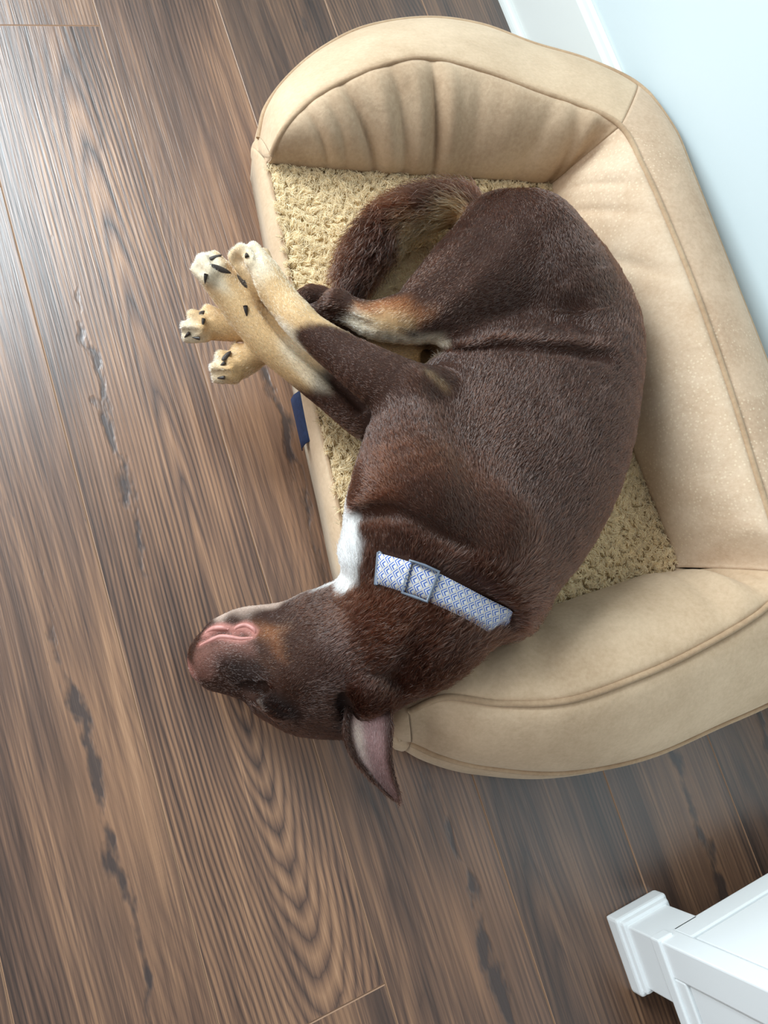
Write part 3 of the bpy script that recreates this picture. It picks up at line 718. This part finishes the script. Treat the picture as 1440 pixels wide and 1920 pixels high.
# white chest
paint(WHITE, [(712,800,.155,.014), (694,880,.155,.020), (674,960,.155,.034), (668,1030,.162,.050), (684,1075,.170,.034)], .008); paint(WHITE, [(625,1095,.13,.010), (590,1120,.12,.008)], .008, .7)
# face
N_ = None
LASH = np.array(lin(176, 160, 150)[:3]); JAW = np.array(lin(214, 186, 168)[:3]); MAUVE = np.array(lin(128, 88, 77)[:3]); CHK = np.array(lin(62, 40, 33)[:3])
paint(WHITE, [(708,795,.17,.006), (694,860,.165,.008)], .006, .9)
paint(CHK, [(620,1215,N_,.030), (635,1275,N_,.025)], .02, .6)  # sheen on the cheek painted into the coat colour
paint(RUST, [(500,1182,N_,.012), (522,1205,N_,.010)], .022, .6)
paint(JAW, [(590,1122,.10,.012), (540,1140,.095,.014), (480,1147,.09,.016), (420,1155,.085,.014)], .010, .9)
paint(MAUVE, [(385,1225,N_,.014), (420,1212,N_,.012), (465,1210,N_,.008)], .014, .85); paint(MAUVE, [(380,1250,N_,.018)], .008, .8)
paint(DARK, [(415,1242,N_,.004), (442,1252,N_,.010), (470,1260,N_,.010)], .020, .8); paint(DARK, [(440,1276,N_,.008), (474,1280,N_,.006)], .014, .6)
paint(PINK, [(388,1188,N_,.008), (405,1178,N_,.008), (428,1176,N_,.005)], .005, .95); paint(PINK, [(440,1180,N_,.006), (460,1176,N_,.007), (476,1184,N_,.005)], .004, .95)
paint(PINK, [(374,1208,N_,.004), (412,1194,N_,.0045), (450,1198,N_,.0045), (474,1195,N_,.003)], .004, .9)
paint(np.array(lin(168, 112, 100)[:3]), [(368,1250,.068,.014)], .006, .9)
paint(DARK, [(492,1308,N_,.008), (515,1325,N_,.010), (545,1345,N_,.010)], .010, .8); paint(LASH, [(484,1316,N_,.0015), (491,1330,N_,.0015)], .003, .6)
paint(DARK, [(628,1318,N_,.010), (645,1345,N_,.012), (640,1372,N_,.010)], .010, .9)  # shade of the hollow before the ear painted dark
# ear
ei = np.arange(nb, nb + em); u = euv[:, 1]; t = euv[:, 0]
inner = np.clip((0.80 - np.abs(u - 0.1)) / 0.25, 0, 1)
epk = np.array(lin(190, 150, 148)[:3]); ebr = np.array(lin(128, 96, 90)[:3]); ewh = np.array(lin(226, 205, 188)[:3])
ec = ebr * t[:, None] + epk * (1 - t[:, None])
wf = np.clip(1 - np.abs(u + 0.35) / 0.4, 0, 1) * np.clip(1 - np.abs(t - 0.35) / 0.3, 0, 1); ec = ec * (1 - wf[:, None]) + ewh * wf[:, None]
dk_ = np.clip((0.16 - t) / 0.12, 0, 1) * 0.9; ec = ec * (1 - dk_[:, None]) + DARK * dk_[:, None]  # shade at the ear base painted into its colour
colr[ei] = colr[ei] * (1 - inner[:, None]) + ec * inner[:, None]

dog = empty('dog', (float(at(900, 800, .1)[0]), float(at(900, 800, .1)[1]), ZP)); tag(dog, 'chocolate brown dog with tan legs and white chest asleep on its side', 'dog')
me = bpy.data.meshes.new('body'); me.from_pydata([], [], [])
me.vertices.add(len(AV)); me.vertices.foreach_set('co', AV.astype(np.float32).ravel())
me.loops.add(len(AF) * 4); me.loops.foreach_set('vertex_index', AF.astype(np.int32).ravel())
me.polygons.add(len(AF)); me.polygons.foreach_set('loop_start', np.arange(0, len(AF) * 4, 4, dtype=np.int32))
me.polygons.foreach_set('use_smooth', np.ones(len(AF), bool)); me.update(calc_edges=True)
ca = me.color_attributes.new('coat', 'FLOAT_COLOR', 'POINT'); ca.data.foreach_set('color', np.hstack([colr, np.ones((len(colr), 1))]).astype(np.float32).ravel())
g = NT('dog_skin'); cc = g.n('ShaderNodeAttribute', attribute_name='coat').outputs['Color']; co = g.n('ShaderNodeTexCoord').outputs['Object']
g.surf(**{'Base Color': g.mix(g.math('MULTIPLY', g.noise(co, 300, 3), 0.5), cc, (0.02, 0.014, 0.012, 1)), 'Roughness': 0.75, 'Specular IOR Level': 0.15, 'Normal': g.bump(g.noise(co, 700, 3), 0.3, 0.001)})
me.materials.append(g.m)
body = bpy.data.objects.new('body', me); COL.objects.link(body); child(body, dog)
print('dog verts', len(AV), 'z range', BV[:, 2].min(), BV[:, 2].max())
# ------------------------------------------------------------------ fur
def hair_curves(name, P, rad, col, mat, parent):
    n, m = P.shape[:2]
    hc = bpy.data.hair_curves.new(name); hc.add_curves([m] * n)
    hc.attributes['position'].data.foreach_set('vector', P.astype(np.float32).ravel())
    ra = hc.attributes.get('radius') or hc.attributes.new('radius', 'FLOAT', 'POINT'); ra.data.foreach_set('value', rad.astype(np.float32).ravel())
    ca = hc.attributes.new('strand_color', 'FLOAT_COLOR', 'CURVE'); ca.data.foreach_set('color', np.hstack([col, np.ones((n, 1))]).astype(np.float32).ravel())
    hc.materials.append(mat); o = bpy.data.objects.new(name, hc); COL.objects.link(o); child(o, parent)
    return o
def mat_hair(name, rough=0.35, coat=0.0):
    g = NT(name); c = g.n('ShaderNodeAttribute', attribute_name='strand_color').outputs['Color']
    h = g.n('ShaderNodeBsdfHairPrincipled', {'Color': c, 'Roughness': rough, 'Radial Roughness': 0.55, 'Coat': coat}, parametrization='COLOR')
    g.t.links.new(h.outputs[0], g.out.inputs[0]); return g.m
def mat_wool(name):
    g = NT(name); c = g.n('ShaderNodeAttribute', attribute_name='strand_color').outputs['Color']
    d = g.n('ShaderNodeBsdfDiffuse', {'Color': c}); t = g.n('ShaderNodeBsdfTranslucent', {'Color': c}); m = g.n('ShaderNodeMixShader', {0: 0.45, 1: d.outputs[0], 2: t.outputs[0]})
    g.t.links.new(m.outputs[0], g.out.inputs[0]); return g.m
RING = []     # filled by the collar: (centre, axis, half width)

# ------------------------------------------------------------------ collar
ca_, cb_, cc_ = (hit(*q)[0] for q in ((708, 1068), (812, 1102), (918, 1162)))
cn = _n(np.cross(cb_ - ca_, cc_ - ca_)); want = at(700, 1215, .13) - at(835, 1070, .192); cn = cn * np.sign(cn @ want)
ax0 = at(812, 1102, .185); ccen = ax0 - cn * ((ax0 - ca_) @ cn)
cu = _n(cc_ - ca_); cv = np.cross(cn, cu)
def ring_point(ph, off, lift):
    d = math.cos(ph) * cu + math.sin(ph) * cv; t = np.arange(0.02, 0.22, 0.001); P = ccen + cn * off + t[:, None] * d
    v = sdf_at(P); i = np.argmax(v > lift); return P[i if (v > lift).any() else -1]
NPH = 96; HW = 0.0162
PH = np.linspace(0, 2 * math.pi, NPH, endpoint=False)
RR_ = np.array([[np.linalg.norm(ring_point(p, o, 0.0025) - ccen - cn * o) for o in (-HW, 0, HW)] for p in PH])
RR_[:, 1] = np.maximum(RR_[:, 1], (RR_[:, 0] + RR_[:, 2]) / 2)
for _ in range(6): RR_ = (RR_ * 2 + np.roll(RR_, 1, 0) + np.roll(RR_, -1, 0)) / 4
rr_ = RR_.mean(1)
pl0, pl1 = math.atan2((ca_ - ccen) @ cv, (ca_ - ccen) @ cu), math.atan2((cc_ - ccen) @ cv, (cc_ - ccen) @ cu)
pm_ = math.atan2((cb_ - ccen) @ cv, (cb_ - ccen) @ cu)
def arcd(p): return abs((p - pm_ + math.pi) % (2 * math.pi) - math.pi)
half = max(arcd(pl0), arcd(pl1))
side = lambda p: (arcd(pl0) if (((p - pm_ + math.pi) % (2 * math.pi) - math.pi) * ((pl0 - pm_ + math.pi) % (2 * math.pi) - math.pi) > 0) else arcd(pl1))
VIS = np.array([np.clip((side(p) + 0.10 - arcd(p)) / 0.16, 0, 1) for p in PH])      # 1 where the strap lies on top of the coat
RR_ = RR_ - 0.010 * (1 - VIS)[:, None]; rr_ = RR_.mean(1)
def rp(ph, off, lift=0.0):
    r3 = [np.interp(ph % (2 * math.pi), np.append(PH, 2 * math.pi), np.append(RR_[:, c], RR_[0, c])) for c in range(3)]
    r = np.interp(off, (-HW, 0, HW), r3) + lift
    return ccen + cn * off + r * (math.cos(ph) * cu + math.sin(ph) * cv)
collar = empty('dog_collar', tuple(ccen)); tag(collar, 'light collar with blue chevron pattern around the sleeping dog\'s neck', 'collar')
V = []; UV = []
arc = np.concatenate([[0], np.cumsum([np.linalg.norm(rp(PH[(i + 1) % NPH], 0) - rp(PH[i], 0)) for i in range(NPH)])])
for i in range(NPH + 1):
    for j, o in enumerate(np.linspace(-HW, HW, 4)): V.append(rp(PH[i % NPH], o)); UV.append((arc[i], o))
Fc = [(i * 4 + j, i * 4 + j + 1, i * 4 + j + 5, i * 4 + j + 4) for i in range(NPH) for j in range(3)]
g = NT('collar_webbing'); uvn = g.n('ShaderNodeUVMap', uv_map='strap').outputs[0]; spx = g.n('ShaderNodeSeparateXYZ', {0: uvn}); p_ = 0.0125
A_ = g.math('FRACT', g.math('DIVIDE', g.math('ADD', spx.outputs[0], g.math('ADD', spx.outputs[1], 1.0)), p_)); B_ = g.math('FRACT', g.math('DIVIDE', g.math('ADD', g.math('SUBTRACT', spx.outputs[0], spx.outputs[1]), 1.0), p_))
mx = g.math('MAXIMUM', A_, B_)
line = g.ramp(mx, [(0.0, (0, 0, 0)), (0.36, (0, 0, 0)), (0.40, (1, 1, 1)), (0.52, (1, 1, 1)), (0.56, (0, 0, 0)), (0.68, (0, 0, 0)), (0.71, (1, 1, 1)), (0.80, (1, 1, 1)), (0.84, (0, 0, 0))]); line.node.color_ramp.interpolation = 'LINEAR'
edge = g.math('GREATER_THAN', g.math('MAXIMUM', A_, B_), 0.93)
colx = g.mix(line, lin(200, 198, 196), lin(58, 88, 160)); colx = g.mix(edge, colx, lin(168, 158, 148))
wv = g.noise(g.n('ShaderNodeTexCoord').outputs['Object'], 1200, 2)
g.surf(**{'Base Color': colx, 'Roughness': 0.75, 'Normal': g.bump(wv, 0.4, 0.0008)}); M_STRAP = g.m
strap = mesh_obj('strap', V, Fc, M_STRAP); child(strap, collar)
uvl = strap.data.uv_layers.new(name='strap'); li = np.zeros(len(strap.data.loops), np.int32); strap.data.loops.foreach_get('vertex_index', li); uvl.data.foreach_set('uv', np.array(UV, np.float32)[li].ravel())
sm = strap.modifiers.new('thickness', 'SOLIDIFY'); sm.thickness = 0.0022; sm.offset = 1
g = NT('collar_hardware'); g.surf(**{'Base Color': g.mix(g.noise(g.n('ShaderNodeTexCoord').outputs['Object'], 400, 2), lin(92, 100, 112), lin(112, 120, 132)), 'Roughness': 0.38}); M_HW = g.m
def ph_of(px, py):
    q = hit(px, py)[0] - ccen; return math.atan2(q @ cv, q @ cu)
def frame(name, p0, p1, hw, r, lift, bar=False):
    pts = [rp(p0, -hw, lift), rp((p0 + p1) / 2, -hw, lift), rp(p1, -hw, lift), rp(p1, 0, lift), rp(p1, hw, lift), rp((p0 + p1) / 2, hw, lift), rp(p0, hw, lift), rp(p0, 0, lift)]
    o = tube(name, pts, r, M_HW, collar, 8, True); return o
pc = ph_of(788, 1093); dp = 0.0155 / np.interp(pc % 6.283, PH, rr_)
sl_ = frame('slide_buckle', pc - dp, pc + dp, HW + .0012, 0.0019, 0.0030)
pk = ph_of(714, 1070); dk2 = 0.0022 / np.interp(pk % 6.283, PH, rr_)
frame('strap_keeper', pk - dk2, pk + dk2, HW + .0008, 0.0018, 0.0028)
# second layer of webbing running through the slide
V = []; UV = []; n2 = 14; pA, pB = pk + (pc - pk) * 0.02, pc + dp * 0.85
for i in range(n2 + 1):
    ph = pA + (pB - pA) * i / n2
    for j, o in enumerate(np.linspace(-HW + .0004, HW - .0004, 4)): V.append(rp(ph, o, 0.0028)); UV.append((ph * 0.1 + .003, o))
Fc = [(i * 4 + j, i * 4 + j + 1, i * 4 + j + 5, i * 4 + j + 4) for i in range(n2) for j in range(3)]
st2 = mesh_obj('strap_overlap', V, Fc, M_STRAP); child(st2, collar)
uvl = st2.data.uv_layers.new(name='strap'); li = np.zeros(len(st2.data.loops), np.int32); st2.data.loops.foreach_get('vertex_index', li); uvl.data.foreach_set('uv', np.array(UV, np.float32)[li].ravel())
sm = st2.modifiers.new('thickness', 'SOLIDIFY'); sm.thickness = 0.0018; sm.offset = 1

# ------------------------------------------------------------------ claws, pads
g = NT('claw_horn'); g.surf(**{'Base Color': g.mix(g.noise(g.n('ShaderNodeTexCoord').outputs['Object'], 300, 2), lin(28, 22, 20), lin(62, 52, 46)), 'Roughness': 0.35}); M_CLAW = g.m
g = NT('paw_leather'); co = g.n('ShaderNodeTexCoord').outputs['Object']; g.surf(**{'Base Color': g.mix(g.noise(co, 400, 3), lin(44, 36, 32), lin(74, 62, 54)), 'Roughness': 0.55, 'Normal': g.bump(g.noise(co, 900, 2), 0.6, 0.001)}); M_PADL = g.m
def claw(px, py, dx, dy, L=0.012, r=0.0032, lift=0.0):
    p, n_ = hit(px, py); q, _ = hit(px + dx, py + dy); d = _n(at(px + dx, py + dy, p[2]) - at(px, py, p[2]))
    d = _n(d - n_ * (d @ n_)); P = []
    for t in np.linspace(0, 1, 7): P.append(p - d * 0.004 + n_ * (0.0015 + lift) + d * (t * (L + .004)) - n_ * (0.35 * L * t * t))
    R = [r * (1 - 0.9 * (i / 6) ** 1.6) for i in range(7)]
    return tube('claw', P, R, M_CLAW, dog, 8)
def padlet(px, py, sx, sy, ang, th=0.004):
    p, n_ = hit(px, py); a = _n(at(px + math.cos(ang) * 10, py + math.sin(ang) * 10, p[2]) - at(px, py, p[2])); a = _n(a - n_ * (a @ n_)); b = np.cross(n_, a)
    bm = bmesh.new(); bmesh.ops.create_uvsphere(bm, u_segments=20, v_segments=12, radius=1.0)
    for v in bm.verts:
        c = v.co.copy(); f = 1 - 0.18 * c.x * abs(c.y)
        v.co = Vector(p - n_ * 0.001 + a * c.x * sx * f + b * c.y * sy * f + n_ * c.z * th)
    return bm_obj('paw_pad', bm, M_PADL, dog, True)
for q in ((463,479,-3,-9,.005,.0030), (386,520,-4,9,.008,.0026), (461,580,2,16,.010,.0030), (381,604,-2,11,.007,.0026), (352,628,-9,5,.006,.0026), (369,633,-10,2,.006,.0024),
          (418,684,-10,5,.008,.0026), (416,708,-12,2,.007,.0026)): claw(*q)
for q in ((454,527,.0115,.0080,1.15,.0030), (414,505,.0150,.0040,0.25,.0026), (400,483,.0120,.0030,-0.30,.0024), (379,586,.0085,.0032,-0.9,.0026), (425,666,.0100,.0032,-0.9,.0026)): padlet(*q)

# lips
g = NT('lip_flesh'); g.surf(**{'Base Color': g.mix(g.noise(g.n('ShaderNodeTexCoord').outputs['Object'], 260, 2), lin(168, 108, 98), lin(200, 142, 132)), 'Roughness': 0.45}); M_LIP = g.m
def lip(pts, r, sink=0.0):
    P = spline(np.array([hit(*q)[0] - hit(*q)[1] * sink for q in pts]), 6); n = len(P); t = np.linspace(0, 1, n)
    return tube('lip', P, r * np.clip(np.sin(np.pi * (0.04 + 0.92 * t)) ** 0.5, .15, 1), M_LIP, dog, 10)
lip([(374,1210), (392,1201), (412,1193), (432,1194), (452,1197), (474,1195)], .0030, .0008)
lip([(384,1186), (400,1178), (416,1177), (428,1180)], .0036, .001)
lip([(436,1184), (446,1175), (462,1172), (476,1180), (478,1190)], .0032, .001)
# nose leather
p, n_ = hit(372, 1256); 
bm = bmesh.new(); bmesh.ops.create_uvsphere(bm, u_segments=20, v_segments=14, radius=1.0)
na = _n(at(362, 1258, p[2]) - at(382, 1250, p[2])); nbv = np.cross(np.array([0, 0, 1.]), na)
for v in bm.verts:
    c = v.co; v.co = Vector(at(379, 1254, .066) + na * c.x * .0085 + nbv * c.y * .0135 * (1 - .2 * c.x) + np.array([0, 0, 1]) * c.z * .012)
g = NT('nose_leather'); co = g.n('ShaderNodeTexCoord').outputs['Object']; g.surf(**{'Base Color': g.mix(g.noise(co, 250, 2), lin(150, 96, 84), lin(184, 124, 110)), 'Roughness': 0.45, 'Normal': g.bump(g.n('ShaderNodeTexVoronoi', {'Vector': co, 'Scale': 700.0}).outputs[0], 0.5, 0.0006)})
bm_obj('nose', bm, g.m, dog, True)

# ------------------------------------------------------------------ coat strands
if FUR:
    T = np.vstack([AF[:, [0, 1, 2]], AF[:, [0, 2, 3]]])
    ar = 0.5 * np.linalg.norm(np.cross(AV[T[:, 1]] - AV[T[:, 0]], AV[T[:, 2]] - AV[T[:, 0]]), axis=1)
    nzf = BN[T].mean(1)[:, 2]; hlf = hl[T].mean(1)
    wgt = ar * np.where(nzf < -0.35, 0.0, 1.0) * np.clip(1.15 - hlf * 12, 0.55, 1.3)
    NSTR = 300000
    ti = rng.choice(len(T), NSTR, p=wgt / wgt.sum()); a = rng.random((NSTR, 2)); sw = a.sum(1) > 1; a[sw] = 1 - a[sw]
    bc = np.stack([1 - a.sum(1), a[:, 0], a[:, 1]], 1)
    ip = lambda X: (X[T[ti]] * (bc[:, :, None] if X.ndim == 2 else bc)).sum(1)
    R = ip(AV); N = ip(BN); N /= np.linalg.norm(N, axis=1)[:, None]; FL = ip(flow); L = ip(hl); C = ip(colr)
    FL = FL / (np.linalg.norm(FL, axis=1)[:, None] + 1e-6)
    FL += 0.35 * np.stack([nz(R, 30), nz(R + 3.3, 30), nz(R + 7.7, 30)], 1) + 0.10 * rng.normal(size=R.shape)
    FL -= N * (FL * N).sum(1)[:, None]; FL /= np.linalg.norm(FL, axis=1)[:, None] + 1e-6
    # bare skin: nose, lips, pads
    pink = np.linalg.norm(C - PINK, axis=1); L = np.where(pink < 0.12, L * 0.25, L)
    L = L * rng.uniform(0.65, 1.15, NSTR)
    keep = np.ones(NSTR, bool)
    dpl = (R - ccen) @ cn; rad_ = np.linalg.norm(R - ccen - dpl[:, None] * cn, axis=1)
    near = (rad_ < 0.17)
    phr = np.arctan2((R - ccen) @ cv, (R - ccen) @ cu) % (2 * math.pi); vis = np.interp(phr, np.append(PH, 2 * math.pi), np.append(VIS, VIS[0]))
    near = near & (vis > 0.45)
    keep &= ~(near & (np.abs(dpl) < HW + 0.001))
    L = np.where(near & (dpl > -0.045) & (dpl < HW), np.minimum(L, np.clip(dpl * 0 + (np.abs(dpl) - HW) * (np.where((FL @ cn) > 0, 1.1, 9)) + 0.005, 0.004, 1)), L)
    L = np.where(near & (dpl < 0.06) & (dpl > HW), np.minimum(L, np.where((FL @ cn) < 0, (dpl - HW) * 1.1 + 0.006, 1)), L)
    tilt = np.interp(L, [0.003, 0.010, 0.02, 0.045], [0.20, 0.18, 0.24, 0.60]) * rng.uniform(0.6, 1.4, NSTR)
    # clumps: strands lean towards the middle of their lock
    cs = np.interp(L, [0.005, 0.015, 0.04], [0.004, 0.006, 0.011])[:, None]
    cell = np.floor(R / cs); hsh = np.sin(cell @ np.array([12.9898, 78.233, 37.719])) * 43758.5453; hsh = hsh - np.floor(hsh)
    ctr = (cell + 0.5 + 0.3 * np.stack([np.sin(hsh * 40), np.sin(hsh * 70), np.sin(hsh * 90)], 1)) * cs
    pull = ctr - R; pull -= N * (pull * N).sum(1)[:, None]
    tint = 1 + 0.6 * (hsh - 0.5) + 0.3 * rng.normal(size=NSTR); C = C * np.clip(tint, 0.35, 1.9)[:, None]
    ts = np.array([0, 0.33, 0.68, 1.0])
    PT = R[:, None] + L[:, None, None] * (ts[None, :, None] * (FL * np.cos(tilt)[:, None])[:, None] + (ts - 0.55 * ts ** 2)[None, :, None] * 1.3 * (N * np.sin(tilt)[:, None])[:, None]) + pull[:, None] * (0.55 * ts ** 1.3)[None, :, None] * np.clip(L / 0.012, 0, 1)[:, None, None]
    PT += (L * 0.06)[:, None, None] * rng.normal(size=PT.shape) * ts[None, :, None]
    PT -= N[:, None] * 0.0008
    PT[..., 2] = np.maximum(PT[..., 2], 0.002)
    tipd = sdf_at(PT[:, 3]); midd = sdf_at(PT[:, 2]); keep &= (tipd > -0.0035) & (midd > -0.003)
    PT = PT[keep]; L = L[keep]; C = C[keep]
    rad = np.interp(L, [0.004, 0.012, 0.04], [0.00022, 0.00030, 0.00036])[:, None] * np.array([1.0, 1.0, 0.8, 0.25])[None]
    coat = hair_curves('fur_coat', PT, rad, C, mat_hair('fur', 0.24, 0.35), dog); coat['kind'] = 'stuff'

# ------------------------------------------------------------------ fleece pile on the pad
if FUR:
    poly = np.vstack([C0, FT[::-1]])[:, :2]; lo2, hi2 = poly.min(0), poly.max(0); NF = 170000
    Q = lo2 + rng.random((NF, 2)) * (hi2 - lo2)
    ins = np.zeros(NF, bool); j = len(poly) - 1
    for i in range(len(poly)):
        (xi, yi), (xj, yj) = poly[i], poly[j]
        c = ((yi > Q[:, 1]) != (yj > Q[:, 1])) & (Q[:, 0] < (xj - xi) * (Q[:, 1] - yi) / (yj - yi + 1e-12) + xi); ins ^= c; j = i
    Q = Q[ins]; R = np.hstack([Q, np.full((len(Q), 1), ZP + 0.001)])
    dd = sdf_at(R + np.array([0, 0, .012])); R = R[dd > -0.004]; n = len(R)
    # tufts
    cs = 0.0060; cell = np.floor(R[:, :2] / cs); h1 = np.sin(cell @ np.array([127.1, 311.7])) * 43758.5; h1 -= np.floor(h1); h2 = np.sin(cell @ np.array([269.5, 183.3])) * 43758.5; h2 -= np.floor(h2)
    ang = h1 * 6.283 + rng.normal(size=n) * 0.35; base = 2.6 * nz(R, 9.0); ang = np.where(h2 < 0.6, base + ang * 0.35, ang)
    ctr = (cell + 0.5 + 0.35 * np.stack([np.sin(h1 * 50), np.sin(h2 * 50)], 1)) * cs
    D = np.stack([np.cos(ang), np.sin(ang), np.zeros(n)], 1); S_ = np.stack([-np.sin(ang), np.cos(ang), np.zeros(n)], 1)
    L = rng.uniform(0.010, 0.017, n) * (0.8 + 0.4 * h2); ts = np.linspace(0, 1, 6)
    PT = R[:, None] + L[:, None, None] * ((ts ** 1.4)[None, :, None] * 0.75 * D[:, None] + (0.95 * ts - 0.45 * ts ** 2)[None, :, None] * np.array([0, 0, 1.])[None, None] * 1.25)
    PT += (S_[:, None] * (np.sin(ts[None] * 7 + h1[:, None] * 20) * 0.0013)[:, :, None])
    pl = np.hstack([ctr - R[:, :2], np.zeros((n, 1))]); PT += pl[:, None] * (0.30 * ts)[None, :, None]
    PT += rng.normal(size=PT.shape) * 0.0006 * ts[None, :, None]
    ok = sdf_at(PT[:, 5]) > -0.002; PT = PT[ok]; n = len(PT)
    rad = np.full((n, 1), 0.00042) * np.array([1.1, 1.1, 1, 1, .9, .5])[None]
    c = np.array(lin(255, 239, 206)[:3]) * np.clip(1 + 0.10 * rng.normal(size=(n, 1)), .6, 1.15)
    fl = hair_curves('fleece_pile', PT, rad, c, mat_wool('fleece'), bed); fl['kind'] = 'stuff'; fl.parent = pad; fl.matrix_parent_inverse = Matrix.Translation((0, 0, 0)) @ pad.matrix_parent_inverse
    fl.matrix_parent_inverse = (Matrix.Translation(Vector(bed.location)) @ pad.matrix_parent_inverse).inverted()
